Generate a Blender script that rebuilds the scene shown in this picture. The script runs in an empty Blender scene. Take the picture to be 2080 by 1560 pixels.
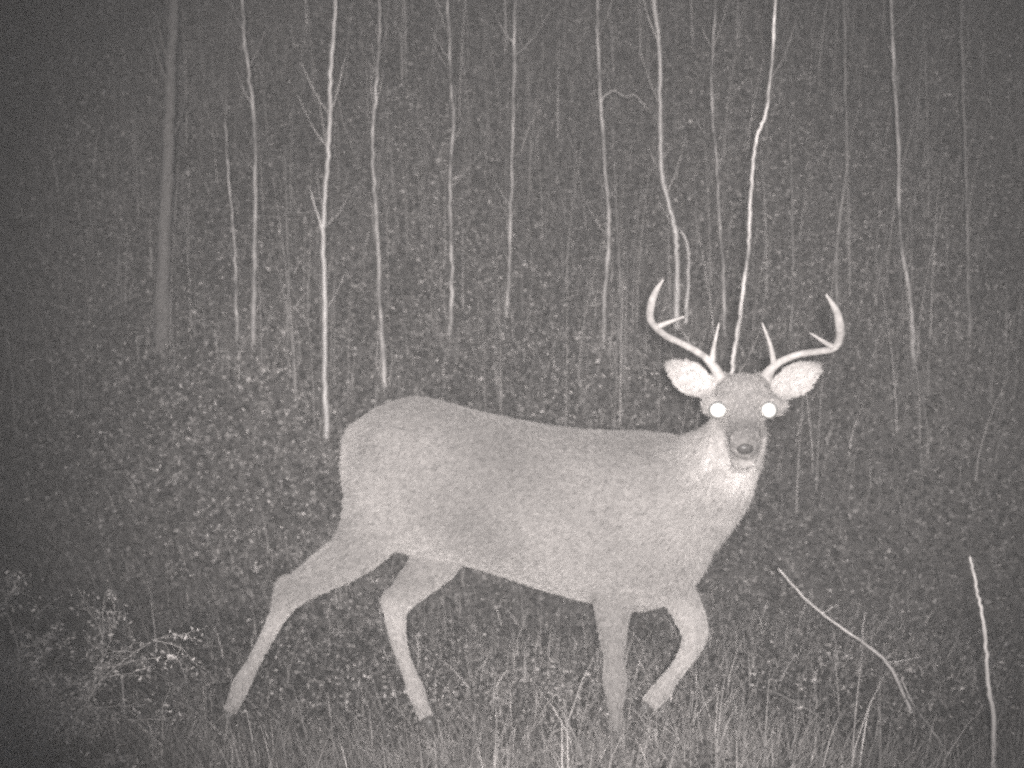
import bpy, bmesh, math, random
import numpy as np
from mathutils import Vector, Matrix

random.seed(7)
rng = np.random.default_rng(11)
scn = bpy.context.scene
COL = scn.collection

# ------------------------------------------------------------------ camera
CAM_H, CAM_D, PITCH = 1.30, 4.2, math.radians(2.49)
HFOV = math.radians(40)
cam_data = bpy.data.cameras.new('trail_camera')
cam_data.sensor_width = 36.0
cam_data.angle = HFOV
cam_data.clip_start = 0.05
cam_data.clip_end = 800
cam = bpy.data.objects.new('trail_camera', cam_data)
cam.location = (0, -CAM_D, CAM_H)
cam.rotation_euler = (math.pi / 2 - PITCH, 0, 0)
COL.objects.link(cam)
cam_data.dof.use_dof = True            # cheap fixed-focus lens, set a little short
cam_data.dof.focus_distance = 2.8
cam_data.dof.aperture_fstop = 5.2
scn.camera = cam

# ------------------------------------------------------------------ night sky, faint moon, infrared flash
world = bpy.data.worlds.new('World')
scn.world = world
world.use_nodes = True
wn = world.node_tree
wn.nodes.clear()
sky = wn.nodes.new('ShaderNodeTexSky')
sky.sky_type = 'NISHITA'
sky.sun_disc = False
sky.sun_elevation = math.radians(40)
sky.sun_rotation = math.radians(200)
mono = wn.nodes.new('ShaderNodeRGBToBW')
bg = wn.nodes.new('ShaderNodeBackground')
bg.inputs['Strength'].default_value = 0.009
wo = wn.nodes.new('ShaderNodeOutputWorld')
wn.links.new(sky.outputs[0], mono.inputs[0])
mixw = wn.nodes.new('ShaderNodeMix'); mixw.data_type = 'RGBA'
mixw.inputs[0].default_value = 0.9
wn.links.new(mono.outputs[0], mixw.inputs[6])
wn.links.new(sky.outputs[0], mixw.inputs[7])
wn.links.new(mixw.outputs[2], bg.inputs['Color'])
wn.links.new(bg.outputs[0], wo.inputs[0])

moon = bpy.data.lights.new('moonlight', 'SUN')
moon.energy = 0.01
moon.angle = math.radians(0.5)
moon_o = bpy.data.objects.new('moonlight', moon)
moon_o.rotation_euler = (math.radians(50), 0, math.radians(-20))
COL.objects.link(moon_o)

# the lamp that lights this night picture: the trail camera's own infrared flash
flash = bpy.data.lights.new('infrared_flash', 'SPOT')
flash.energy = 1740
flash.color = (1.0, 0.955, 0.935)
flash.spot_size = math.radians(50)
flash.spot_blend = 1.0
flash.shadow_soft_size = 0.05
flash_o = bpy.data.objects.new('infrared_flash', flash)
flash_o.location = (0.0, -CAM_D - 0.3, CAM_H + 0.03)
aim = Vector((0.24, 1.5, 1.28)) - Vector(flash_o.location)
flash_o.rotation_euler = aim.to_track_quat('-Z', 'Y').to_euler()
COL.objects.link(flash_o)

scn.view_settings.view_transform = 'Standard'
scn.view_settings.look = 'None'
scn.view_settings.exposure = 0.0
scn.view_settings.gamma = 1.0
scn.view_settings.use_curve_mapping = False
scn.render.engine = 'CYCLES'
scn.cycles.use_denoising = False      # the photograph is full of sensor grain
scn.cycles.use_adaptive_sampling = True
scn.cycles.adaptive_threshold = 1.0
scn.cycles.adaptive_min_samples = 1
scn.cycles.max_bounces = 3
scn.cycles.diffuse_bounces = 1
scn.cycles.glossy_bounces = 1
scn.cycles.filter_width = 2.5
scn.cycles.volume_bounces = 0

# ------------------------------------------------------------------ helpers
FPX = 1040 / math.tan(HFOV / 2)
CP, SP = math.cos(PITCH), math.sin(PITCH)

def ray(px, py):
    a, b = (px - 1040) / FPX, (780 - py) / FPX
    return Vector((a, CP + b * SP, -SP + b * CP))

def at(px, py, y):
    d = ray(px, py)
    return Vector((0, -CAM_D, CAM_H)) + d * ((y + CAM_D) / d.y)

def scale_at(y):                 # photograph pixels per metre at depth y
    return FPX / (CAM_D + y)

def sstep(a, b, x):
    t = np.clip((x - a) / (b - a), 0, 1)
    return t * t * (3 - 2 * t)

def ground_z(x, y):
    x = np.asarray(x, float); y = np.asarray(y, float)
    z = 0.03 * np.sin(1.7 * x + 0.6) * np.cos(1.3 * y) + 0.018 * np.sin(4.1 * x + 1.9 * y)
    z = z + 0.10 * sstep(-0.35, -1.3, x)
    s = y - 1.55 - 0.18 * np.sin(0.9 * x + 0.4)
    bank = np.where(s > 0, 1.3 * s * s / (s + 0.35 + 1e-9), 0)
    bank = bank + 0.10 * sstep(0.2, 1.0, s) * (np.sin(2.3 * x + 1.1 * y) + np.sin(3.9 * x - 2.7 * y + 1)) 
    z = z + np.minimum(bank, 6.5 + 0.02 * bank)
    return z

def gz(x, y):
    return float(ground_z(x, y))

def hit(px, py):                 # where a line of sight meets the ground
    d = ray(px, py)
    p = Vector((0, -CAM_D, CAM_H))
    t = 2.5
    while t < 40:
        q = p + d * t
        if q.z < gz(q.x, q.y):
            return q
        t += 0.01
    return p + d * 8

def tag(o, label=None, cat=None, group=None, kind=None):
    if label: o['label'] = label
    if cat: o['category'] = cat
    if group: o['group'] = group
    if kind: o['kind'] = kind
    return o

def link_mesh(name, verts, faces, mat, parent=None, smooth=True):
    me = bpy.data.meshes.new(name)
    me.from_pydata([tuple(v) for v in verts], [], faces)
    me.materials.append(mat)
    if smooth:
        me.polygons.foreach_set('use_smooth', [True] * len(me.polygons))
    o = bpy.data.objects.new(name, me)
    COL.objects.link(o)
    if parent:
        o.parent = parent
        o.matrix_parent_inverse = parent.matrix_world.inverted()
    return o

def big_mesh(name, verts, loops, nper, tone, mat):
    """many small polygons of nper corners, one tone value for each vertex"""
    me = bpy.data.meshes.new(name)
    nf = len(loops) // nper
    me.vertices.add(len(verts)); me.vertices.foreach_set('co', verts.astype(np.float32).ravel())
    me.loops.add(len(loops)); me.loops.foreach_set('vertex_index', loops.astype(np.int32))
    me.polygons.add(nf)
    me.polygons.foreach_set('loop_start', np.arange(0, nf * nper, nper, dtype=np.int32))
    me.update(calc_edges=True)
    a = me.attributes.new('tone', 'FLOAT', 'POINT')
    a.data.foreach_set('value', tone.astype(np.float32))
    me.materials.append(mat)
    o = bpy.data.objects.new(name, me)
    COL.objects.link(o)
    return o

# ------------------------------------------------------------------ materials
WARM = (1.0, 0.95, 0.92, 1)

def new_mat(name):
    m = bpy.data.materials.new(name)
    m.use_nodes = True
    return m, m.node_tree, m.node_tree.nodes['Principled BSDF']

def grey_mul(nt, val_socket, bsdf):
    """a grey value times the faint warm cast of the picture into the base colour"""
    mx = nt.nodes.new('ShaderNodeVectorMath'); mx.operation = 'SCALE'
    mx.inputs[0].default_value = WARM[:3]
    nt.links.new(val_socket, mx.inputs['Scale'])
    nt.links.new(mx.outputs[0], bsdf.inputs['Base Color'])

def math_node(nt, op, a, b):
    n = nt.nodes.new('ShaderNodeMath'); n.operation = op
    for i, v in enumerate((a, b)):
        if hasattr(v, 'is_linked') or hasattr(v, 'links'):
            nt.links.new(v, n.inputs[i])
        else:
            n.inputs[i].default_value = v
    return n.outputs[0]

def noise(nt, scale, detail=4, rough=0.6, lo=0.0, hi=1.0):
    tc = nt.nodes.new('ShaderNodeTexCoord')
    n = nt.nodes.new('ShaderNodeTexNoise')
    n.inputs['Scale'].default_value = scale
    n.inputs['Detail'].default_value = detail
    n.inputs['Roughness'].default_value = rough
    nt.links.new(tc.outputs['Object'], n.inputs['Vector'])
    r = nt.nodes.new('ShaderNodeMapRange')
    r.inputs['From Min'].default_value = 0.3
    r.inputs['From Max'].default_value = 0.7
    r.inputs['To Min'].default_value = lo
    r.inputs['To Max'].default_value = hi
    nt.links.new(n.outputs[0], r.inputs['Value'])
    return r.outputs[0], n.outputs[0]

def attr(nt, name):
    a = nt.nodes.new('ShaderNodeAttribute'); a.attribute_name = name
    return a.outputs['Fac']

def mat_tone(name, rough=0.85, spec=0.2, gain=1.0):
    m, nt, b = new_mat(name)
    v = attr(nt, 'tone')
    n1, _ = noise(nt, 60, 2, 0.6, 0.75, 1.25)
    grey_mul(nt, math_node(nt, 'MULTIPLY', math_node(nt, 'MULTIPLY', v, n1), gain), b)
    b.inputs['Roughness'].default_value = rough
    b.inputs['Specular IOR Level'].default_value = spec
    return m

def mat_noise(name, lo, hi, scale, rough=0.8, spec=0.3, bump=0.0, bump_dist=0.01, patch=None):
    m, nt, b = new_mat(name)
    v, raw = noise(nt, scale, 5, 0.65, lo, hi)
    if patch:                                    # lichen and peeling bark in hand-long patches
        p, _ = noise(nt, patch[0], 3, 0.6, patch[1], patch[2])
        v = math_node(nt, 'MULTIPLY', v, p)
    grey_mul(nt, v, b)
    b.inputs['Roughness'].default_value = rough
    b.inputs['Specular IOR Level'].default_value = spec
    if bump:
        bn = nt.nodes.new('ShaderNodeBump')
        bn.inputs['Strength'].default_value = bump
        bn.inputs['Distance'].default_value = bump_dist
        nt.links.new(raw, bn.inputs['Height'])
        nt.links.new(bn.outputs[0], b.inputs['Normal'])
    return m

M_GROUND = mat_noise('forest_soil', 0.06, 0.22, 24, 0.95, 0.1, 0.9, 0.03)
M_LEAF = mat_tone('dead_leaf', 0.8, 0.25)
M_GRASS = mat_tone('dry_grass', 0.7, 0.3)
M_TWIG = mat_tone('brush_twig', 0.7, 0.3)
M_BARK_PALE = mat_noise('pale_bark', 0.66, 0.92, 40, 0.40, 1.0, 0.4, 0.002, (6, 0.62, 1.05))
M_BARK_MID = mat_noise('grey_bark', 0.52, 0.84, 40, 0.5, 0.6, 0.4, 0.002, (6, 0.14, 1.2))
M_BARK_DIM = mat_noise('dull_bark', 0.30, 0.52, 30, 0.6, 0.4, 0.5, 0.004, (8, 0.35, 1.0))
M_BARK_TREE = mat_noise('rough_bark', 0.14, 0.32, 45, 0.8, 0.2, 0.9, 0.01)
M_ANTLER = mat_noise('antler_bone', 0.28, 0.56, 38, 0.6, 0.3, 0.5, 0.002)
M_HOOF = mat_noise('hoof_horn', 0.06, 0.12, 50, 0.45, 0.5, 0.2, 0.002)
M_NOSE = mat_noise('wet_nose', 0.05, 0.10, 180, 0.4, 0.5, 0.6, 0.002)
M_COAT = mat_tone('deer_hide', 0.9, 0.1, 0.85)

# fur: every hair takes the coat's tone and a shade of its own
m, nt, b = new_mat('deer_fur')
hi_ = nt.nodes.new('ShaderNodeHairInfo')
rr = nt.nodes.new('ShaderNodeMapRange')
rr.inputs['To Min'].default_value = 0.7
rr.inputs['To Max'].default_value = 1.3
nt.links.new(hi_.outputs['Random'], rr.inputs['Value'])
grey_mul(nt, math_node(nt, 'MULTIPLY', attr(nt, 'tone'), rr.outputs[0]), b)
b.inputs['Roughness'].default_value = 0.7
b.inputs['Specular IOR Level'].default_value = 0.25
M_FUR = m

# the mirror layer behind a deer's retina throws the flash straight back
m, nt, b = new_mat('eye_tapetum')
b.inputs['Base Color'].default_value = (0.96, 0.95, 0.92, 1)
b.inputs['Metallic'].default_value = 1.0
b.inputs['Roughness'].default_value = 0.5
M_EYE = m

# ------------------------------------------------------------------ ground with the bank behind the deer
def build_ground():
    xs = np.concatenate([np.linspace(-60, -12, 14)[:-1], np.linspace(-12, -5, 24)[:-1], np.linspace(-5, 5, 160),
                         np.linspace(5, 12, 24)[1:], np.linspace(12, 60, 14)[1:]])
    ys = np.concatenate([np.linspace(-60, -8, 14)[:-1], np.linspace(-8, -1, 30)[:-1], np.linspace(-1, 6, 140),
                         np.linspace(6, 14, 30)[1:], np.linspace(14, 90, 16)[1:]])
    X, Y = np.meshgrid(xs, ys)
    Z = ground_z(X, Y)
    near = (np.abs(X) < 5) & (Y > -1) & (Y < 6)
    Z = Z + near * rng.normal(0, 0.012, X.shape)
    v = np.stack([X, Y, Z], -1).reshape(-1, 3)
    nx, ny = len(xs), len(ys)
    i = np.arange((ny - 1) * (nx - 1)); r, c = i // (nx - 1), i % (nx - 1)
    q = np.stack([r * nx + c, r * nx + c + 1, (r + 1) * nx + c + 1, (r + 1) * nx + c], -1)
    o = link_mesh('ground', v, q.tolist(), M_GROUND)
    tag(o, 'bare leaf-strewn forest floor rising into a bank behind the deer', kind='structure')
build_ground()

def ground_normal(x, y):
    e = 0.02
    dx = (ground_z(x + e, y) - ground_z(x - e, y)) / (2 * e)
    dy = (ground_z(x, y + e) - ground_z(x, y - e)) / (2 * e)
    n = np.stack([-dx, -dy, np.ones_like(dx)], -1)
    return n / np.linalg.norm(n, axis=-1, keepdims=True)

def scatter_pos(n, x0=-4.6, x1=4.6, y0=-1.2, y1=5.2):
    """even over the sloping surface: the bank is steeper, so it takes more"""
    y = rng.uniform(y0, y1, n * 2); x = rng.uniform(x0, x1, n * 2)
    w = 1 / ground_normal(x, y)[:, 2]
    keep = rng.uniform(0, 2.0, n * 2) < w
    x, y = x[keep][:n], y[keep][:n]
    return x, y

def tone_mix(n, mean, spread):
    t = mean * np.exp(rng.normal(0, spread, n))
    return np.clip(t, 0.02, 0.75)

def leaf_litter(name, n, size, mean, spread, tilt, label, lift):
    x, y = scatter_pos(n); n = len(x)
    nn = ground_normal(x, y)
    nn = nn + rng.normal(0, tilt, (n, 3)); nn /= np.linalg.norm(nn, axis=1, keepdims=True)
    t = rng.normal(0, 1, (n, 3)); t -= nn * (t * nn).sum(1, keepdims=True); t /= np.linalg.norm(t, axis=1, keepdims=True)
    b = np.cross(nn, t)
    L = size * rng.uniform(0.6, 1.5, n)[:, None]; W = L * rng.uniform(0.35, 0.75, n)[:, None]
    c = np.stack([x, y, ground_z(x, y) + lift * rng.uniform(0.1, 1, n)], -1)
    curl = nn * L * rng.uniform(-0.3, 0.3, n)[:, None]
    # a leaf: pointed tip, two shoulders, stalk end, folded along its rib
    v = np.stack([c - t * L * 0.5 + curl, c + b * W * 0.5 - t * L * 0.05, c + t * L * 0.5 + curl * 0.6, c - b * W * 0.5 + t * L * 0.08], 1).reshape(-1, 3)
    base = np.arange(n)[:, None] * 4
    f = np.concatenate([base + np.array([0, 1, 2]), base + np.array([0, 2, 3])], 0)
    patch = 1 + 0.25 * np.sin(2.1 * x + 1.3) * np.sin(2.7 * y + x)
    tone = np.repeat(tone_mix(n, mean, spread) * patch, 4)
    o = big_mesh(name, v, f.ravel(), 3, tone, M_LEAF)
    tag(o, label, 'leaves', kind='stuff')
leaf_litter('leaf_litter', 150000, 0.022, 0.22, 0.5, 0.5, 'fallen dead leaves carpeting the floor and bank', 0.03)
leaf_litter('shade_gap_scraps', 110000, 0.024, 0.035, 0.3, 0.5, 'dark scraps standing in for shaded gaps over the floor and bank', 0.06)  # dark colour stands in for shadowed gaps between the leaves
leaf_litter('leaf_crumbs', 320000, 0.0125, 0.25, 0.8, 0.8, 'small pale leaf scraps speckling the floor and bank', 0.05)

def blades(name, x, y, hgt, lean, width, mean, spread, label, mat=None, seg=3):
    n = len(x)
    a = rng.uniform(0, 2 * math.pi, n)
    ln = lean[0] if isinstance(lean, tuple) else np.zeros((n, 2))
    wild = np.where(hgt > 0.45, 0.25, 1.0)
    dirx = wild * np.cos(a) * rng.uniform(0.05, 1.2, n) + ln[:, 0]
    diry = np.sin(a) * rng.uniform(0.05, 0.7, n) + ln[:, 1]
    base = np.stack([x, y, ground_z(x, y) - 0.01], -1)
    side = np.stack([np.cos(a + 1.2), np.sin(a + 1.2) * 0.5, np.zeros(n)], -1)
    w = (width * rng.uniform(0.6, 1.4, n))[:, None]
    vs = []
    for k in range(seg + 1):
        s = k / seg
        bend = s ** 1.7
        p = base + np.stack([dirx * hgt * bend, diry * hgt * bend, hgt * (s - 0.22 * bend * np.hypot(dirx, diry))], -1)
        ww = w * (1 - s) ** 0.6 * 0.5
        vs += [p - side * ww, p + side * ww]
    v = np.stack(vs, 1)                         # n, 2(seg+1), 3
    nv = 2 * (seg + 1)
    b0 = np.arange(n)[:, None] * nv
    f = np.concatenate([b0 + np.array([2 * k, 2 * k + 1, 2 * k + 3, 2 * k + 2]) for k in range(seg)], 0)
    tone = np.repeat(tone_mix(n, mean, spread), nv)
    o = big_mesh(name, v.reshape(-1, 3), f.ravel(), 4, tone, mat or M_GRASS)
    tag(o, label, 'grass', kind='stuff')
    return o

# short dry grass and weeds through the litter, leaning away from the middle
n = 42000
gx, gy = rng.uniform(-4.2, 4.2, n), rng.uniform(-1.0, 1.9, n)
keep = rng.uniform(0, 1, n) < 0.35 + 0.65 * (np.sin(3.1 * gx + 1.0) * np.sin(2.3 * gy + 0.7 * gx) > -0.2)
gx, gy = gx[keep], gy[keep]
gh = rng.gamma(2.4, 0.030, len(gx)) + 0.02
blades('dry_grass', gx, gy, gh, (np.stack([0.22 * gx, -0.1 * np.ones_like(gx)], -1),), 0.0046, 0.24, 0.5,
       'thin dry grass growing among the leaves around the hooves')
n = 4200
gx, gy = rng.uniform(-1.6, 1.8, n), rng.uniform(-0.42, -0.16, n)
gh = rng.gamma(2.6, 0.036, n) + 0.03
blades('foreground_grass', gx, gy, gh, (np.stack([0.2 * gx, 0 * gx], -1),), 0.0048, 0.22, 0.5,
       'low dry grass along the front hiding the hooves')
# sparse stalks standing up the bank
n = 12000
gx, gy = scatter_pos(n, -4.4, 4.4, 1.7, 5.0)
gh = rng.gamma(2.2, 0.05, len(gx)) + 0.03
blades('bank_brush', gx, gy, gh, (np.stack([0.05 * gx, -0.15 * np.ones_like(gx)], -1),), 0.005, 0.20, 0.45,
       'fine dry weeds standing thick on the bank behind the deer', M_TWIG)

# a thicket of tall hair-thin stalks over the bank
n = 900
gx, gy = scatter_pos(n, -2.4, 3.4, 2.2, 4.6)
gh = rng.uniform(0.3, 1.3, len(gx))
blades('thin_stalks', gx, gy, gh, (np.stack([0.03 * gx, -0.05 * np.ones_like(gx)], -1) * 0.6,), 0.0048, 0.30, 0.4,
       'hair-thin pale stalks standing in a thicket on the bank', M_TWIG, 5)

# ------------------------------------------------------------------ saplings, stems and twigs
def tube(path, radii, sides=7, jitter=0.0):
    vs, fs = [], []
    n = len(path)
    prev = None
    for i, p in enumerate(path):
        t = (path[min(i + 1, n - 1)] - path[max(i - 1, 0)]).normalized()
        u = prev if prev else t.orthogonal().normalized()
        u = (u - t * u.dot(t)).normalized(); prev = u
        w = t.cross(u)
        for k in range(sides):
            a = 2 * math.pi * k / sides
            r = radii[i] * (1 + random.uniform(-jitter, jitter))
            vs.append(p + (u * math.cos(a) + w * math.sin(a)) * r)
    for i in range(n - 1):
        for k in range(sides):
            k2 = (k + 1) % sides
            fs.append((i * sides + k, i * sides + k2, (i + 1) * sides + k2, (i + 1) * sides + k))
    fs.append(tuple(range(sides - 1, -1, -1)))
    fs.append(tuple(range((n - 1) * sides, n * sides)))
    return vs, fs

def spline(pts, per=8, wob=0.0):
    out = []
    n = len(pts)
    for i in range(n - 1):
        p0, p1, p2, p3 = pts[max(i - 1, 0)], pts[i], pts[i + 1], pts[min(i + 2, n - 1)]
        for k in range(per):
            t = k / per
            q = 0.5 * ((2 * p1) + (p2 - p0) * t + (2 * p0 - 5 * p1 + 4 * p2 - p3) * t * t + (3 * p1 - p0 - 3 * p2 + p3) * t ** 3)
            if wob:
                q = q + Vector((random.gauss(0, wob), random.gauss(0, wob), 0))
            out.append(q)
    out.append(pts[-1].copy())
    return out

FEET = []
def sapling(name, px, rad, mat, label, cat='sapling', depth=None, top=0.9, wob=0.0022, branches=(), group='thin saplings behind the deer', small=8, twig=0.30):
    """px: points down the stem in the photograph, top first; it roots where its last point meets the ground"""
    foot = hit(*px[-1]) if depth is None else None
    y = foot.y if foot is not None else depth
    pts = [at(a, b, y) for a, b in px]
    g = gz(pts[-1].x, y)
    if pts[-1].z > g + 0.03:
        d = (pts[-1] - pts[-2]).normalized()
        pts.append(Vector((pts[-1].x + d.x * 0.1, y, g - 0.05)))
    else:
        pts[-1].z = g - 0.04
    if top:
        d = (pts[0] - pts[1]).normalized()
        pts.insert(0, pts[0] + Vector((d.x * 0.6, 0.05, 1)) * top)
    path = spline(pts[::-1], 9, wob)
    FEET.append((pts[-1].x, y))
    n = len(path)
    radii = [rad * (1.12 - 0.55 * i / n) * (1 + 0.5 * math.exp(-i / 2.5) + (0.22 if i % 11 == 5 else 0) + random.uniform(-0.06, 0.06)) for i in range(n)]
    o = link_mesh(name, *tube(path, radii, 8, 0.06), mat)
    tag(o, label, cat, group)
    for bp in branches:
        q = [at(a, b, y - 0.02 * k) for k, (a, b) in enumerate(bp)]
        sp = spline(q, 6, 0.002)
        link_mesh('branch', *tube(sp, [rad * 0.55 * (1 - 0.7 * i / len(sp)) for i in range(len(sp))], 6), mat, o)
    for k in range(small):                       # short side twigs
        i = random.randint(n // 4, n - 3)
        a = random.uniform(0, 2 * math.pi)
        L = random.uniform(0.06, max(twig, 0.07))
        d = Vector((math.cos(a) * 0.6, math.sin(a) * 0.6, random.uniform(0.5, 1.0))).normalized()
        q = [path[i], path[i] + d * L * 0.5, path[i] + d * L + Vector((0, 0, L * 0.2))]
        sp = spline(q, 4, 0.001)
        link_mesh('twig', *tube(sp, [rad * 0.3 * (1 - 0.7 * j / len(sp)) for j in range(len(sp))], 5), mat, o)
    return o

sapling('sapling', [(682, 0), (672, 150), (668, 300), (657, 450), (660, 600), (660, 750), (664, 888)], 0.0125, M_BARK_PALE,
        'brightest white sapling standing just left of the rump with a side shoot', branches=[[(655, 470), (642, 425), (630, 385)]])
sapling('sapling', [(492, 0), (500, 110), (517, 250), (518, 480), (514, 700)], 0.010, M_BARK_MID,
        'dim sapling left of the brightest sapling bowed near its top')
sapling('sapling', [(462, 330), (472, 440), (479, 560), (482, 720)], 0.007, M_BARK_MID,
        'short faint sapling close beside the bowed dim sapling', top=0.2, small=2)
sapling('sapling', [(582, 430), (586, 560), (583, 705)], 0.006, M_BARK_DIM,
        'faint short stem between the bowed sapling and the brightest sapling', top=0.3, small=2)
sapling('sapling', [(772, 0), (768, 130), (757, 270), (762, 400), (769, 520), (771, 620), (783, 785)], 0.010, M_BARK_MID,
        'mid grey sapling rising over the rump')
sapling('sapling', [(911, 0), (914, 120), (920, 240), (914, 400), (918, 560), (912, 690)], 0.009, M_BARK_MID,
        'straight sapling over the loins, its top part brightest')
sapling('sapling', [(1046, 0), (1043, 230), (1038, 400), (1034, 560), (1026, 650)], 0.009, M_BARK_MID,
        'straight grey sapling at the middle of the picture above the back')
sapling('sapling', [(1213, 0), (1215, 100), (1226, 300), (1236, 430), (1236, 500), (1228, 620), (1226, 705)], 0.010, M_BARK_MID,
        'sapling above the shoulders with one side branch arching right', branches=[[(1220, 206), (1236, 189), (1250, 184), (1272, 197), (1290, 193), (1318, 226)]])
sapling('sapling', [(1330, 0), (1340, 100), (1341, 300), (1350, 380), (1369, 455), (1375, 520), (1374, 665)], 0.0125, M_BARK_PALE,
        'bright bent sapling coming down behind the antler on the left')
sapling('sapling', [(1385, 470), (1398, 505), (1398, 560), (1392, 660)], 0.0085, M_BARK_PALE,
        'short thin shoot just right of the bright bent sapling', top=0.0, small=1)
sapling('sapling', [(1453, 0), (1446, 150), (1447, 230), (1456, 330), (1462, 460), (1470, 560), (1471, 690)], 0.008, M_BARK_MID,
        'faint wavy sapling between the two brightest saplings over the head')
sapling('sapling', [(1575, 0), (1566, 150), (1555, 232), (1534, 290), (1525, 400), (1520, 500), (1508, 600), (1494, 700), (1484, 770), (1455, 890), (1400, 1010), (1320, 1140), (1262, 1280), (1250, 1420)],
        0.0082, M_BARK_MID, 'bright kinked sapling running down behind the head and between the antlers', depth=0.62, wob=0.0018)
sapling('sapling', [(1716, 130), (1719, 330), (1706, 450), (1699, 560), (1708, 690)], 0.008, M_BARK_DIM,
        'faint sapling above the antler on the right')
sapling('sapling', [(1609, 440), (1611, 560), (1606, 700)], 0.006, M_BARK_DIM,
        'very faint stem in the gap between the kinked sapling and the antler on the right', top=0.5, small=2)
sapling('sapling', [(1810, 0), (1818, 180), (1825, 300), (1830, 480), (1850, 620), (1856, 740)], 0.010, M_BARK_MID,
        'grey speckled sapling farthest right among those behind the deer')
sapling('sapling', [(1255, 500), (1262, 600), (1260, 700)], 0.006, M_BARK_DIM, 'short thin stem right of the sapling with the side branch', top=0.6, small=2)
sapling('sapling', [(1960, 300), (1965, 480), (1970, 700)], 0.007, M_BARK_DIM, 'thin dull sapling near the right edge of the picture', top=1.2, small=3)
sapling('tree', [(352, 0), (345, 180), (340, 330), (332, 520), (328, 700)], 0.034, M_BARK_TREE,
        'broad dim tree trunk at the far left among the thin saplings', cat='tree', group=None, wob=0.003, top=1.6, small=6)

fx = np.concatenate([rng.normal(a, 0.07, 46) for a, b in FEET]); fy = np.concatenate([rng.normal(b - 0.03, 0.05, 46) for a, b in FEET])
blades('base_weeds', fx, fy, rng.gamma(2.5, 0.05, len(fx)) + 0.04, (np.zeros((len(fx), 2)),), 0.005, 0.26, 0.45,
       'small weeds gathered round the feet of the saplings', M_TWIG)

# foreground stems
sapling('dry_weed', [(1970, 1130), (1985, 1200), (2000, 1280), (2008, 1390), (2019, 1480), (2012, 1640)], 0.0065, M_BARK_PALE,
        'upright white stem standing at the right edge in front', cat='weed', depth=-0.35, top=0, wob=0.0012, group=None, small=0)

def leaning(px, y0, y1, r, mat, label):
    """a bare branch leaning out of the grass; its last point is carried on down into the floor"""
    k = len(px) - 1
    pts = [at(a, b, y0 + (y1 - y0) * i / k) for i, (a, b) in enumerate(px)]
    d = (pts[-1] - pts[-2]).normalized()
    d = Vector((d.x * 0.35, d.y, -0.6)).normalized()
    e = pts[-1].copy()
    while e.z > gz(e.x, e.y) - 0.02:
        e = e + d * 0.01
    pts.append(e)
    sp = spline(pts, 8, 0.0015)
    o = link_mesh('dead_branch', *tube(sp, [r * (0.7 + 0.45 * i / len(sp)) * (1 + random.uniform(-0.1, 0.1)) for i in range(len(sp))], 7), mat)
    tag(o, label, 'branch', 'bare branches right of the deer')
    for q in (0.3, 0.55, 0.75):
        i = int(q * len(sp)); L = random.uniform(0.05, 0.11)
        e = Vector((random.gauss(0, .7), random.gauss(0, .4), random.uniform(.2, .9))).normalized()
        tw = spline([sp[i], sp[i] + e * L * .5, sp[i] + e * L + Vector((.01, 0, .01))], 4, 0.001)
        link_mesh('twig', *tube(tw, [r * 0.4 * (1 - 0.6 * j / len(tw)) for j in range(len(tw))], 5), mat, o)
    return o
leaning([(1580, 1155), (1640, 1220), (1700, 1268), (1770, 1318), (1812, 1362)], 0.75, 0.45, 0.0052, M_BARK_PALE,
        'pale bare branch slanting down the floor right of the front legs')
leaning([(1830, 1380), (1862, 1440), (1905, 1500), (1948, 1565)], 0.10, -0.05, 0.0038, M_BARK_MID,
        'thin grey branch running to the lower right corner below the pale branch')
leaning([(1560, 1400), (1640, 1440), (1700, 1490)], 0.2, 0.0, 0.0032, M_BARK_DIM, 'short dull twig on the floor right of the raised hoof')

# dry brush clumps
def clump(px, y, count, hgt, spread, label, mean=0.27, width=0.0042):
    c = at(*px, y); x0 = c.x
    vs, fs = [], []
    o = None
    xs = rng.normal(x0, spread * 0.35, count); ys = rng.normal(y, spread * 0.3, count)
    hs = hgt * rng.uniform(0.45, 1.1, count)
    lean = np.stack([(xs - x0) / spread * 0.5, (ys - y) / spread * 0.4], -1)
    o = blades('grass_clump', xs, ys, hs, (lean,), width, mean, 0.45, label, M_GRASS, 4)
    tag(o, label, 'grass', 'dry clumps in the foreground')
    return o
clump((330, 1540), -0.3, 200, 0.16, 0.35, 'low dry grass clump behind the lower left brush')
clump((960, 1540), -0.25, 170, 0.22, 0.40, 'low dry grass clump between the hind and front legs')
clump((1500, 1540), -0.25, 170, 0.24, 0.4, 'low dry grass clump right of the front legs')

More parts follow.
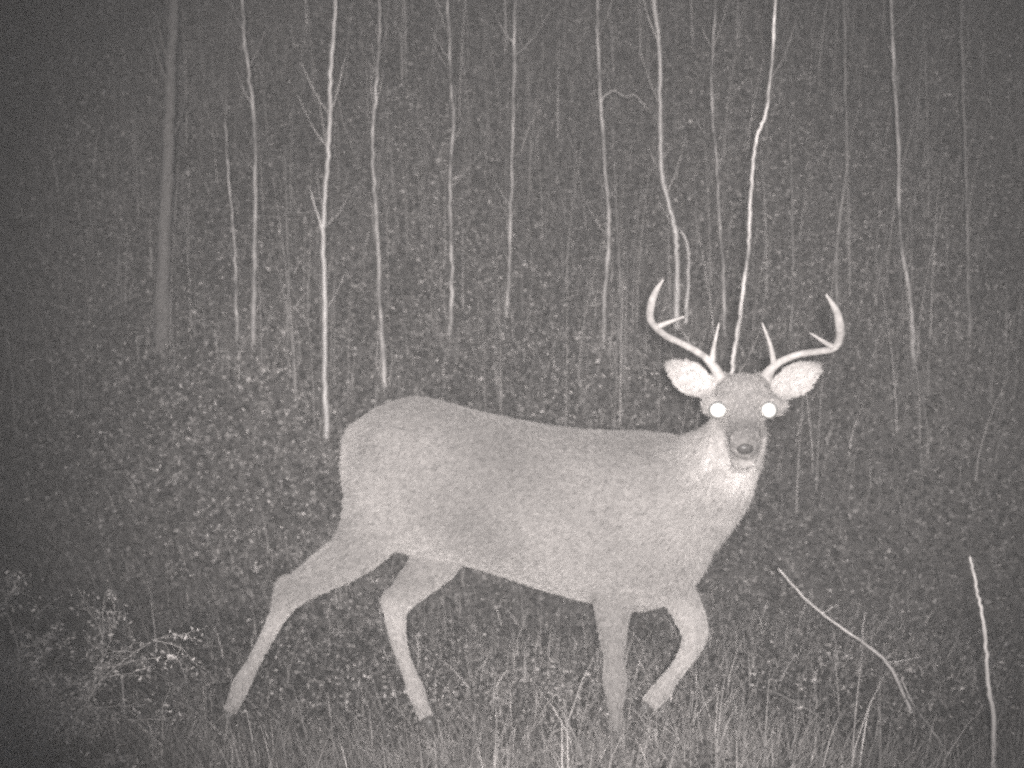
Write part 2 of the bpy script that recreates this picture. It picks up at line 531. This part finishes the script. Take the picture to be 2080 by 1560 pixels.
# leafless shrubs in the upper left: a few stems that fork into fine twigs
def shrub(px, label, stems=6, L=0.5):
    f = hit(*px)
    vs, fs = [], []
    def add(path, r):
        a, b = tube(path, [r * (1 - 0.6 * i / len(path)) for i in range(len(path))], 4)
        o0 = len(vs); vs.extend(a); fs.extend([tuple(i + o0 for i in q) for q in b])
    def grow(p, d, l, r, lev):
        path = [p]
        for j in range(5):
            d = (d + Vector((random.gauss(0, .2), random.gauss(0, .2), random.gauss(0, .15)))).normalized()
            path.append(path[-1] + d * l / 5)
        add(path, r)
        if lev:
            for j in (2, 3, 4, 5, 5):
                e = (d + Vector((random.gauss(0, .75), random.gauss(0, .6), random.gauss(0, .4)))).normalized()
                grow(path[j], e, l * random.uniform(.35, .6), r * .55, lev - 1)
    for k in range(stems):
        a = random.uniform(0, 2 * math.pi)
        d = Vector((math.cos(a) * .35, math.sin(a) * .25 - .2, 1)).normalized()
        grow(f + Vector((random.gauss(0, .06), random.gauss(0, .05), -0.04)), d, L * random.uniform(.6, 1), .0045, 3)
    o = link_mesh('shrub', vs, fs, M_TWIG, smooth=False)
    a = o.data.attributes.new('tone', 'FLOAT', 'POINT')
    a.data.foreach_set('value', rng.uniform(0.16, 0.36, len(vs)).astype(np.float32))
    tag(o, label, 'shrub', 'bare shrubs on the bank')
shrub((410, 270), 'loose bare shrub on the bank in the upper left', 6, 0.5)
def bush(px, y, label, H):
    c = at(*px, y); g = Vector((c.x, y, gz(c.x, y) - 0.03))
    vs, fs, tips = [], [], []
    def grow(p, d, l, r, lev):
        path = [p]
        for j in range(4):
            d = (d + Vector((random.gauss(0, .22), random.gauss(0, .22), random.gauss(0, .15)))).normalized()
            path.append(path[-1] + d * l / 4)
        a, b = tube(path, [r * (1 - 0.6 * q / 4) for q in range(5)], 4)
        o0 = len(vs); vs.extend(a); fs.extend([tuple(q + o0 for q in f) for f in b])
        if lev < 3: tips.extend(path[1:])
        if lev:
            for j in (1, 2, 3, 4, 4):
                e = (d + Vector((random.gauss(0, .8), random.gauss(0, .7), random.gauss(0, .5)))).normalized()
                grow(path[j], e, l * random.uniform(.35, .6), r * .6, lev - 1)
    for k in range(18):
        a = random.uniform(0, 2 * math.pi)
        grow(g + Vector((random.gauss(0, .12), random.gauss(0, .08), 0)), Vector((math.cos(a) * .45, math.sin(a) * .3, 1)).normalized(), H * random.uniform(.5, .95), .0035, 3)
    o = link_mesh('bush', vs, fs, M_TWIG, smooth=False)
    a = o.data.attributes.new('tone', 'FLOAT', 'POINT')
    a.data.foreach_set('value', rng.uniform(0.3, 0.6, len(vs)).astype(np.float32))
    tag(o, label, 'bush')
    T = np.array([tuple(t) for t in tips]); T = T[rng.integers(0, len(T), 14000)] + rng.normal(0, .010, (14000, 3))
    n = len(T)
    t = rng.normal(0, 1, (n, 3)); t /= np.linalg.norm(t, axis=1, keepdims=True)
    b = np.cross(t, rng.normal(0, 1, (n, 3))); b /= np.linalg.norm(b, axis=1, keepdims=True)
    L = rng.uniform(.003, .009, n)[:, None]
    v = np.stack([T - t * L, T + b * L * .4, T + t * L, T - b * L * .4], 1).reshape(-1, 3)
    base = np.arange(n)[:, None] * 4
    lf = big_mesh('foliage', v, (base + np.array([0, 1, 2, 3])).ravel(), 4, np.repeat(tone_mix(n, .50, .35), 4), M_LEAF)
    lf['kind'] = 'stuff'
    lf.parent = o
bush((-40, 1500), -0.70, 'pale fuzzy bush filling the lower left corner', 0.44)
shrub((560, 160), 'small bare shrub at the top left between two saplings', 4, 0.4)

# ------------------------------------------------------------------ the deer
deer = bpy.data.objects.new('deer', None)
deer.location = (0.0, 0.0, gz(0, 0))
COL.objects.link(deer)
tag(deer, 'antlered buck with shining eyes walking right, head turned to the camera', 'deer')
bpy.context.view_layer.update()

def ring_loft(secs, sides=24):
    """secs: list of (centre, axis_u * ru, axis_v * rv); closed with poles"""
    vs, fs = [], []
    n = len(secs)
    for c, u, v in secs:
        for k in range(sides):
            a = 2 * math.pi * k / sides
            vs.append(c + u * math.cos(a) + v * math.sin(a))
    for i in range(n - 1):
        for k in range(sides):
            k2 = (k + 1) % sides
            fs.append((i * sides + k, i * sides + k2, (i + 1) * sides + k2, (i + 1) * sides + k))
    vs.append(secs[0][0]); a0 = len(vs) - 1
    vs.append(secs[-1][0]); a1 = len(vs) - 1
    for k in range(sides):
        k2 = (k + 1) % sides
        fs.append((a0, k2, k)); fs.append((a1, (n - 1) * sides + k, (n - 1) * sides + k2))
    return vs, fs

def resample(nodes, per=5):
    arr = [Vector(nd) if len(nd) <= 4 else nd for nd in nodes]
    a = np.array(nodes, float)
    out = []
    n = len(a)
    for i in range(n - 1):
        p0, p1, p2, p3 = a[max(i - 1, 0)], a[i], a[i + 1], a[min(i + 2, n - 1)]
        for k in range(per):
            t = k / per
            out.append(0.5 * ((2 * p1) + (p2 - p0) * t + (2 * p0 - 5 * p1 + 4 * p2 - p3) * t * t + (3 * p1 - p0 - 3 * p2 + p3) * t ** 3))
    out.append(a[-1])
    return out

BV, BF = [], []
def add_body(vf):
    o0 = len(BV)
    BV.extend(vf[0]); BF.extend([tuple(i + o0 for i in f) for f in vf[1]])

YV = Vector((0, 1, 0))
def limb(nodes, per=5):
    """nodes: (px, py, depth, radius in photograph pixels across the limb, half thickness in metres)"""
    ns = resample(nodes, per)
    cs = [at(q[0], q[1], q[2]) for q in ns]
    secs = []
    for i, q in enumerate(ns):
        t = (cs[min(i + 1, len(cs) - 1)] - cs[max(i - 1, 0)]).normalized()
        u = t.cross(YV).normalized()
        w = t.cross(u).normalized()
        secs.append((cs[i], u * (q[3] / scale_at(q[2])), w * q[4]))
    return ring_loft(secs)

# trunk, tail end to chest: (px, top, bottom, half width)
TR = [(712, 915, 985, .05), (722, 874, 1030, .095), (744, 842, 1075, .14), (790, 819, 1112, .165), (850, 806, 1130, .18),
      (920, 822, 1142, .185), (1000, 842, 1163, .20), (1080, 858, 1190, .21), (1160, 870, 1213, .205), (1240, 874, 1234, .195),
      (1310, 876, 1240, .175), (1370, 884, 1218, .15), (1420, 905, 1170, .115), (1452, 960, 1110, .06)]
TR = resample(TR, 4)
secs = []
for x, t, bt, w in TR:
    c, e = at(x, (t + bt) / 2, 0), (bt - t) / 2 / scale_at(0)
    secs.append((c, Vector((0, w, 0)), Vector((0, 0, e))))
add_body(ring_loft(secs, 28))
# shoulder muscle, near and far
for s in (-1, 1):
    add_body(limb([(1330, 940, s * .10, 60, .05), (1300, 1020, s * .125, 82, .065), (1275, 1110, s * .12, 75, .065), (1255, 1180, s * .10, 55, .06)]))
# neck
add_body(limb([(1320, 1040, 0.0, 150, .155), (1380, 1010, -.05, 126, .15), (1430, 970, -.11, 98, .13), (1466, 935, -.17, 78, .11),
               (1490, 900, -.22, 62, .095), (1502, 862, -.25, 52, .075)]))
# throat fringe under the chin
add_body(limb([(1455, 1060, -.10, 30, .07), (1488, 1005, -.15, 34, .065), (1512, 965, -.20, 22, .05)]))
# skull to muzzle
HN = [(1508, 822, -.20, .055, .055), (1508, 806, -.24, .078, .070), (1509, 812, -.29, .083, .072), (1510, 832, -.34, .068, .068), (1511, 853, -.385, .049, .058),
      (1512, 873, -.43, .046, .050), (1513, 892, -.47, .041, .044), (1514, 906, -.505, .037, .038), (1514, 912, -.525, .026, .027)]
HN = resample(HN, 4)
secs = []
for x, yy, d, w, h in HN:
    secs.append((at(x, yy, d), Vector((w, 0, 0)), Vector((0, -h * 0.35, h * 0.94))))
add_body(ring_loft(secs, 24))
# lower jaw
add_body(limb([(1510, 880, -.30, 40, .06), (1512, 912, -.38, 28, .05), (1513, 932, -.45, 20, .04), (1514, 934, -.485, 13, .02)]))
# brow ridge over each eye
for ex in (1458, 1563):
    add_body(limb([(ex - 20, 826, -.325, 20, .03), (ex, 824, -.350, 22, .036), (ex + 20, 826, -.325, 20, .03)], 4))
# antler pedicles
for a, b_ in (((1476, 790), (1460, 760)), ((1544, 790), (1556, 764))):
    add_body(limb([(a[0], a[1], -.26, 16, .022), (b_[0], b_[1], -.262, 13, .018)], 4))
# cupped ears
def ear(base, tip, width_px, depth0, depth1, cup):
    bx, by = base; tx, ty = tip
    prof = [(0.0, .36), (.12, .52), (.28, .80), (.45, 1.0), (.62, .96), (.78, .74), (.9, .46), (1.0, .12)]
    prof = resample(prof, 3)
    dirp = Vector((tx - bx, ty - by)); ln = dirp.length; dirp.normalize()
    perp = Vector((-dirp.y, dirp.x))
    vs, fs = [], []
    sides = 20
    n = len(prof)
    for s, w in prof:
        cx, cy = bx + (tx - bx) * s, by + (ty - by) * s
        y = depth0 + (depth1 - depth0) * s
        for k in range(sides):
            a = 2 * math.pi * k / sides
            u, th = math.cos(a), math.sin(a)
            p = at(cx + perp.x * u * w * width_px, cy + perp.y * u * w * width_px, y)
            p.y += cup * (1 - u * u) * min(1, w) + th * 0.0075
            vs.append(p)
    for i in range(n - 1):
        for k in range(sides):
            k2 = (k + 1) % sides
            fs.append((i * sides + k, i * sides + k2, (i + 1) * sides + k2, (i + 1) * sides + k))
    fs.append(tuple(range(sides - 1, -1, -1))); fs.append(tuple(range((n - 1) * sides, n * sides)))
    return vs, fs
add_body(ear((1462, 806), (1352, 736), 36, -.265, -.25, .020))
add_body(ear((1556, 806), (1670, 742), 36, -.265, -.25, .020))
for x0, x1 in ((1486, 1455), (1534, 1566)):      # ear roots
    add_body(limb([(x0, 808, -.25, 26, .035), (x1, 805, -.255, 22, .025)], 4))
# haunch muscle
add_body(limb([(815, 880, -.10, 60, .06), (805, 960, -.135, 85, .055), (790, 1040, -.125, 72, .055), (765, 1090, -.115, 48, .05)]))
# tail
add_body(limb([(742, 866, -.02, 18, .035), (722, 886, -.02, 19, .04), (714, 930, -.02, 18, .038), (713, 980, -.02, 14, .03), (715, 1020, -.02, 6, .012)]))
# near hind leg, stretched back
NH = [(800, 940, -.085, 92, .085), (785, 1010, -.095, 88, .085), (755, 1075, -.10, 66, .075), (718, 1122, -.10, 50, .062), (672, 1152, -.10, 40, .050), (625, 1182, -.10, 32, .038),
      (592, 1206, -.10, 27, .031), (568, 1244, -.10, 18, .024), (542, 1295, -.10, 13.5, .019), (514, 1347, -.10, 13, .018), (492, 1388, -.10, 17, .023), (478, 1420, -.10, 14, .021), (466, 1446, -.10, 14, .022)]
add_body(limb(NH))
add_body(limb([(612, 1180, -.10, 16, .02), (578, 1188, -.10, 15, .018), (572, 1215, -.10, 13, .016)]))
# far hind leg under the flank
FH = [(880, 980, .075, 85, .08), (898, 1060, .085, 74, .075), (892, 1120, .09, 56, .062), (862, 1164, .09, 42, .050), (828, 1200, .09, 32, .038),
      (806, 1230, .09, 26, .030), (804, 1262, .09, 20, .025), (814, 1318, .09, 14, .019), (830, 1362, .09, 13, .018), (844, 1400, .09, 16.5, .023), (856, 1432, .09, 14, .021), (866, 1458, .09, 14, .022)]
add_body(limb(FH))
add_body(limb([(818, 1200, .09, 16, .02), (790, 1216, .09, 15, .018), (792, 1246, .09, 12, .016)]))
# near foreleg, planted
NF = [(1262, 1110, -.095, 74, .07), (1250, 1180, -.095, 58, .06), (1245, 1235, -.095, 38, .046), (1245, 1290, -.095, 27, .036), (1247, 1340, -.095, 20, .029), (1249, 1380, -.095, 24, .033),
      (1250, 1412, -.095, 18, .025), (1251, 1450, -.095, 13, .019), (1252, 1490, -.095, 13, .019), (1254, 1520, -.095, 17, .023), (1260, 1540, -.095, 14, .021), (1266, 1552, -.095, 14, .022)]
add_body(limb(NF))
# far foreleg, lifted
FF = [(1318, 1110, .09, 66, .065), (1350, 1165, .09, 46, .055), (1376, 1205, .09, 35, .044), (1398, 1245, .09, 31, .038), (1411, 1282, .09, 27, .034), (1405, 1312, .09, 21, .027),
      (1386, 1346, .09, 16, .020), (1363, 1376, .09, 15.5, .019), (1344, 1402, .09, 20, .024), (1328, 1420, .09, 18, .022), (1318, 1432, .09, 17, .022)]
add_body(limb(FF))

body = link_mesh('body', BV, BF, M_COAT)
rm = body.modifiers.new('remesh', 'REMESH')
rm.mode = 'VOXEL'; rm.voxel_size = 0.0062; rm.use_smooth_shade = True
sm = body.modifiers.new('smooth', 'SMOOTH')
sm.factor = 0.5; sm.iterations = 7
dg = bpy.context.evaluated_depsgraph_get()
me2 = bpy.data.meshes.new_from_object(body.evaluated_get(dg))
body.modifiers.clear()
old = body.data
body.data = me2
me2.name = 'body'
bpy.data.meshes.remove(old)
if not me2.materials:
    me2.materials.append(M_COAT)
body.parent = deer
body.matrix_parent_inverse = deer.matrix_world.inverted()

def px_of(P):
    """photograph position of points (for placing the coat's markings on the animal)"""
    r = P - np.array([0, -CAM_D, CAM_H])
    f = r[:, 1] * CP - r[:, 2] * SP
    u = r[:, 1] * SP + r[:, 2] * CP
    return 1040 + FPX * r[:, 0] / f, 780 - FPX * u / f

def blob(P, c, r):
    d = np.linalg.norm((P - np.array(c)) / np.array(r), axis=1)
    return np.clip(1.4 - d, 0, 1) / 1.0 * (d < 1.4)

def coat_tone(P, N):
    """coat colour: grey-brown back, pale belly, legs and rump, white throat, ear linings and muzzle ring; painted shading for the muscles"""
    n = len(P)
    t = np.full(n, 0.265)
    zb = P[:, 2]
    trunk = (P[:, 1] > -0.3)
    # darker saddle along the spine, paler belly and inner legs
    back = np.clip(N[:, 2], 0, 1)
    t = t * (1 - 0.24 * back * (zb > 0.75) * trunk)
    under = np.clip(-N[:, 2] - 0.35, 0, 1) * (zb < 0.75)
    t = t + 0.16 * under
    flank = blob(P, at(960, 1020, -.18), (.22, .3, .16))  # painted shade: flank darkened in colour to bring out the body's form
    t = t * (1 - 0.20 * np.minimum(flank, 1))
    legs = sstep(0.52, 0.40, zb)
    # outer side of the near foreleg is plain grey, inner sides of the legs are pale
    fore_near = (P[:, 0] > 0.1) * sstep(0.0, -0.05, P[:, 1])
    t = t * (1 + legs * (0.62 - 0.60 * fore_near))
    haunch = blob(P, at(790, 1000, -.16), (.13, .12, .20)); t = t * (1 + 0.14 * np.minimum(haunch, 1))  # painted light: haunch lightened in colour to round its muscle
    shl_light = blob(P, at(1300, 1030, -.17), (.16, .12, .24)); t = t * (1 + 0.10 * np.minimum(shl_light, 1))  # shoulder lightened the same way, form put into the colour
    rump = blob(P, at(725, 980, -.02), (.09, .10, .2)); t = t + 0.08 * np.minimum(rump, 1)
    neck = blob(P, at(1470, 960, -.25), (.10, .16, .16)); t = t * (1 + 0.34 * np.minimum(neck, 1))
    throat = blob(P, at(1506, 972, -.26), (.05, .10, .05)); t = t + 0.17 * np.minimum(throat, 1)
    head = (P[:, 1] < -0.26) & (P[:, 2] > at(1500, 960, -.4).z)
    muz = blob(P, at(1513, 895, -.47), (.055, .07, .05)); t = t * (1 - 0.62 * np.minimum(muz * 1.3, 1))
    ringm = blob(P, at(1513, 890, -.50), (.05, .016, .020)); t = t + 0.17 * np.minimum(ringm, 1)
    chin = blob(P, at(1513, 938, -.47), (.03, .05, .02)); t = t + 0.09 * np.minimum(chin, 1)
    crown = blob(P, at(1509, 785, -.28), (.06, .05, .05)); t = t * (1 + 0.25 * head)
    for c in ((1404, 768), (1612, 772)):
        e = blob(P, at(*c, -.26), (.075, .06, .045))
        front = np.clip(-N[:, 1], 0, 1)
        t = t + 0.27 * np.minimum(e * 1.6, 1) * front
    tail = blob(P, at(706, 960, -.02), (.03, .06, .10)); t = t + 0.08 * np.minimum(tail, 1)
    t = t * (1 + 0.10 * np.sin(17 * P[:, 0] + 9 * P[:, 2]) * np.sin(13 * P[:, 2] + 5 * P[:, 1]))
    return np.clip(t, 0.02, 0.85)

nv = len(me2.vertices)
VC = np.empty(nv * 3, np.float32); me2.vertices.foreach_get('co', VC); VC = VC.reshape(-1, 3).astype(float)
VN = np.empty(nv * 3, np.float32); me2.vertices.foreach_get('normal', VN); VN = VN.reshape(-1, 3).astype(float)
VT = coat_tone(VC, VN)
a = me2.attributes.new('tone', 'FLOAT', 'POINT'); a.data.foreach_set('value', VT.astype(np.float32))

# coat of short hairs lying along the body
me2.calc_loop_triangles()
nt_ = len(me2.loop_triangles)
TI = np.empty(nt_ * 3, np.int32); me2.loop_triangles.foreach_get('vertices', TI); TI = TI.reshape(-1, 3)
ar = np.linalg.norm(np.cross(VC[TI[:, 1]] - VC[TI[:, 0]], VC[TI[:, 2]] - VC[TI[:, 0]]), axis=1)
NH_ = 170000
pick = rng.choice(nt_, NH_, p=ar / ar.sum())
u1, u2 = rng.uniform(0, 1, NH_), rng.uniform(0, 1, NH_)
fl = u1 + u2 > 1; u1[fl] = 1 - u1[fl]; u2[fl] = 1 - u2[fl]
w3 = np.stack([1 - u1 - u2, u1, u2], -1)[:, :, None]
HP = (VC[TI[pick]] * w3).sum(1); HNm = (VN[TI[pick]] * w3).sum(1); HNm /= np.linalg.norm(HNm, axis=1, keepdims=True)
HT = (VT[TI[pick]][:, :, None] * w3).sum(1)[:, 0]
headm = HP[:, 1] < -0.27
legm = HP[:, 2] < 0.47
lowz = at(1500, 950, -.4).z
flow = np.tile(np.array([-0.8, 0.1, -0.45]), (NH_, 1))
flow[legm] = (-0.15, 0, -1)
nk = (HP[:, 0] > at(1390, 900, -.1).x) & ~headm & ~legm
flow[nk] = (-0.35, 0.35, -0.8)
facem = headm & (HP[:, 2] > lowz)
flow[facem] = (0, 1, 0.25)
earm = (np.abs(HP[:, 0] - at(1509, 780, -.26).x) > 0.085) & (HP[:, 2] > at(1500, 825, -.26).z) & (HP[:, 1] < -.2)
sx = np.sign(HP[:, 0] - at(1509, 780, -.26).x)
flow[earm] = np.stack([sx, 0 * sx, 0.5 + 0 * sx], -1)[earm]
flow -= HNm * (flow * HNm).sum(1, keepdims=True)
flow /= np.linalg.norm(flow, axis=1, keepdims=True) + 1e-6
LEN = np.full(NH_, 0.012); LEN[nk] = 0.020; LEN[legm] = 0.011; LEN[facem] = 0.008; LEN[earm] = 0.010
tailm = HP[:, 0] < at(722, 900, 0).x
LEN[tailm & ~legm] = 0.018
LEN *= rng.uniform(0.6, 1.3, NH_)
rnd = rng.normal(0, 0.22, (NH_, 3))
NP = 4
pts = np.empty((NH_, NP, 3))
for k in range(NP):
    s = k / (NP - 1)
    pts[:, k] = HP + LEN[:, None] * (s * (HNm * (0.55 - 0.30 * s) + flow * (0.75 + 0.1 * s) + rnd * s)) - HNm * 0.001
hc = bpy.data.hair_curves.new('fur')
hc.add_curves([NP] * NH_)
hc.attributes['position'].data.foreach_set('vector', pts.astype(np.float32).ravel())
ra = hc.attributes.get('radius') or hc.attributes.new('radius', 'FLOAT', 'POINT')
rad = np.tile(np.array([0.0013, 0.0012, 0.0009, 0.0003]), NH_) * np.repeat(rng.uniform(0.7, 1.3, NH_), NP)
ra.data.foreach_set('value', rad.astype(np.float32))
ta = hc.attributes.new('tone', 'FLOAT', 'CURVE')
cell = np.floor(HP / 0.008).astype(np.int64)
hsh = np.sin(cell @ np.array([12.9898, 78.233, 37.719])) * 43758.5453
hsh = hsh - np.floor(hsh)
HT = HT * (0.82 + 0.36 * hsh) * np.where(hsh < 0.05, 0.78, 1.0)
ta.data.foreach_set('value', HT.astype(np.float32))
hc.materials.append(M_FUR)
fur = bpy.data.objects.new('fur', hc)
COL.objects.link(fur)
fur.parent = deer
fur.matrix_parent_inverse = deer.matrix_world.inverted()

# eyes: shallow domes turned to the camera
for ex in (1458, 1562):
    c = at(ex, 833, -.390)
    face = (Vector(flash_o.location) + Vector(cam.location)) * 0.5 - c
    bm = bmesh.new()
    bmesh.ops.create_uvsphere(bm, u_segments=32, v_segments=20, radius=1.0)
    q = face.to_track_quat('Z', 'Y').to_matrix().to_4x4()
    bmesh.ops.transform(bm, matrix=Matrix.Translation(c) @ q @ Matrix.Diagonal(((.0255, .0240, .0095, 1) if ex < 1500 else (.0235, .0245, .0095, 1))), verts=bm.verts)
    me = bpy.data.meshes.new('eye'); bm.to_mesh(me); bm.free()
    me.materials.append(M_EYE)
    me.polygons.foreach_set('use_smooth', [True] * len(me.polygons))
    o = bpy.data.objects.new('eye', me); COL.objects.link(o)
    o.parent = deer; o.matrix_parent_inverse = deer.matrix_world.inverted()

# nose pad
secs = []
for s, w, h in ((0, .018, .012), (.25, .024, .016), (.6, .022, .015), (.9, .013, .009), (1, .005, .003)):
    c = at(1514, 912, -.512 - .024 * s)
    secs.append((c, Vector((w, 0, 0)), Vector((0, -h * .3, h))))
v, f = ring_loft(secs, 20)
nose = link_mesh('nose', v, f, M_NOSE, deer)
nose['label'] = 'dark wet nose'

# antlers: main beam with its tines
def antler(beam, rads, tines, label):
    p = spline([at(*q) for q in beam], 6)
    rr = np.interp(np.linspace(0, 1, len(p)), np.linspace(0, 1, len(rads)), rads)
    o = link_mesh('antler', *tube(p, list(rr * (1 + 0.35 * np.exp(-np.linspace(0, 9, len(rr))))), 12, 0.07), M_ANTLER, deer)
    o['label'] = label
    for tn, r0 in tines:
        tp = spline([at(*q) for q in tn], 6)
        link_mesh('tine', *tube(tp, [r0 * (1 - 0.8 * (i / (len(tp) - 1)) ** 1.3) for i in range(len(tp))], 10, 0.03), M_ANTLER, o)
antler([(1462, 768, -.26), (1452, 748, -.262), (1428, 722, -.27), (1390, 700, -.29), (1356, 684, -.33), (1331, 664, -.37), (1321, 645, -.40), (1323, 618, -.44), (1332, 592, -.47), (1347, 568, -.50)],
       [.0165, .012, .0098, .0095, .0095, .0098, .0105, .0115, .009, .0025],
       [([(1446, 738, -.262), (1450, 705, -.28), (1461, 655, -.30)], .0095),
        ([(1334, 664, -.36), (1360, 654, -.39), (1390, 643, -.42)], .0090)],
       'antler on the left, its beam bent up sharply with an inward tine')
antler([(1554, 770, -.26), (1566, 750, -.262), (1588, 733, -.27), (1625, 719, -.29), (1662, 714, -.33), (1692, 708, -.37), (1705, 690, -.40), (1706, 662, -.44), (1698, 630, -.47), (1678, 598, -.50)],
       [.0165, .012, .0098, .0095, .0095, .0098, .0115, .0130, .010, .0025],
       [([(1572, 740, -.262), (1566, 705, -.28), (1548, 655, -.30)], .0095),
        ([(1690, 704, -.38), (1670, 692, -.40), (1646, 676, -.42)], .0080)],
       'antler on the right, its thick beam curving up and inward')

# cloven hooves
def hoof(p0, p1, depth, w):
    a0, a1 = at(*p0, depth), at(*p1, depth)
    t = (a1 - a0).normalized(); u = t.cross(YV).normalized()
    vs, fs = [], []
    for s in (-1, 1):
        secs = []
        for k, (q, ru, rv) in enumerate(((-.1, .85, .9), (.3, 1.0, 1.0), (.75, .8, .85), (1.0, .35, .5))):
            secs.append((a0.lerp(a1, q) + YV * s * w * .52, u * w * ru, YV * w * .46 * rv))
        v, f = ring_loft(secs, 12)
        o0 = len(vs); vs += v; fs += [tuple(i + o0 for i in g) for g in f]
    link_mesh('hoof', vs, fs, M_HOOF, deer)
hoof((466, 1446), (452, 1482), -.10, .022)
hoof((866, 1458), (882, 1492), .09, .022)
hoof((1266, 1552), (1278, 1580), -.095, .022)
hoof((1318, 1432), (1298, 1450), .09, .022)

# ------------------------------------------------------------------ night mist lit by the flash
bpy.context.view_layer.update()
m = bpy.data.materials.new('night_mist'); m.use_nodes = True
nt = m.node_tree; nt.nodes.clear()
pv = nt.nodes.new('ShaderNodeVolumePrincipled')
pv.inputs['Color'].default_value = (0.95, 0.95, 0.95, 1)
pv.inputs['Density'].default_value = 0.0032
mo = nt.nodes.new('ShaderNodeOutputMaterial')
nt.links.new(pv.outputs[0], mo.inputs['Volume'])
x0, x1, y0, y1, z0, z1 = -61, 61, -61, 91, -1.4, 12.0
hv = [(x, y, z) for z in (z0, z1) for y in (y0, y1) for x in (x0, x1)]
hz = link_mesh('haze', hv, [(0, 2, 3, 1), (4, 5, 7, 6), (0, 1, 5, 4), (2, 6, 7, 3), (0, 4, 6, 2), (1, 3, 7, 5)], m, smooth=False)
tag(hz, 'thin night mist filling the air', kind='stuff')
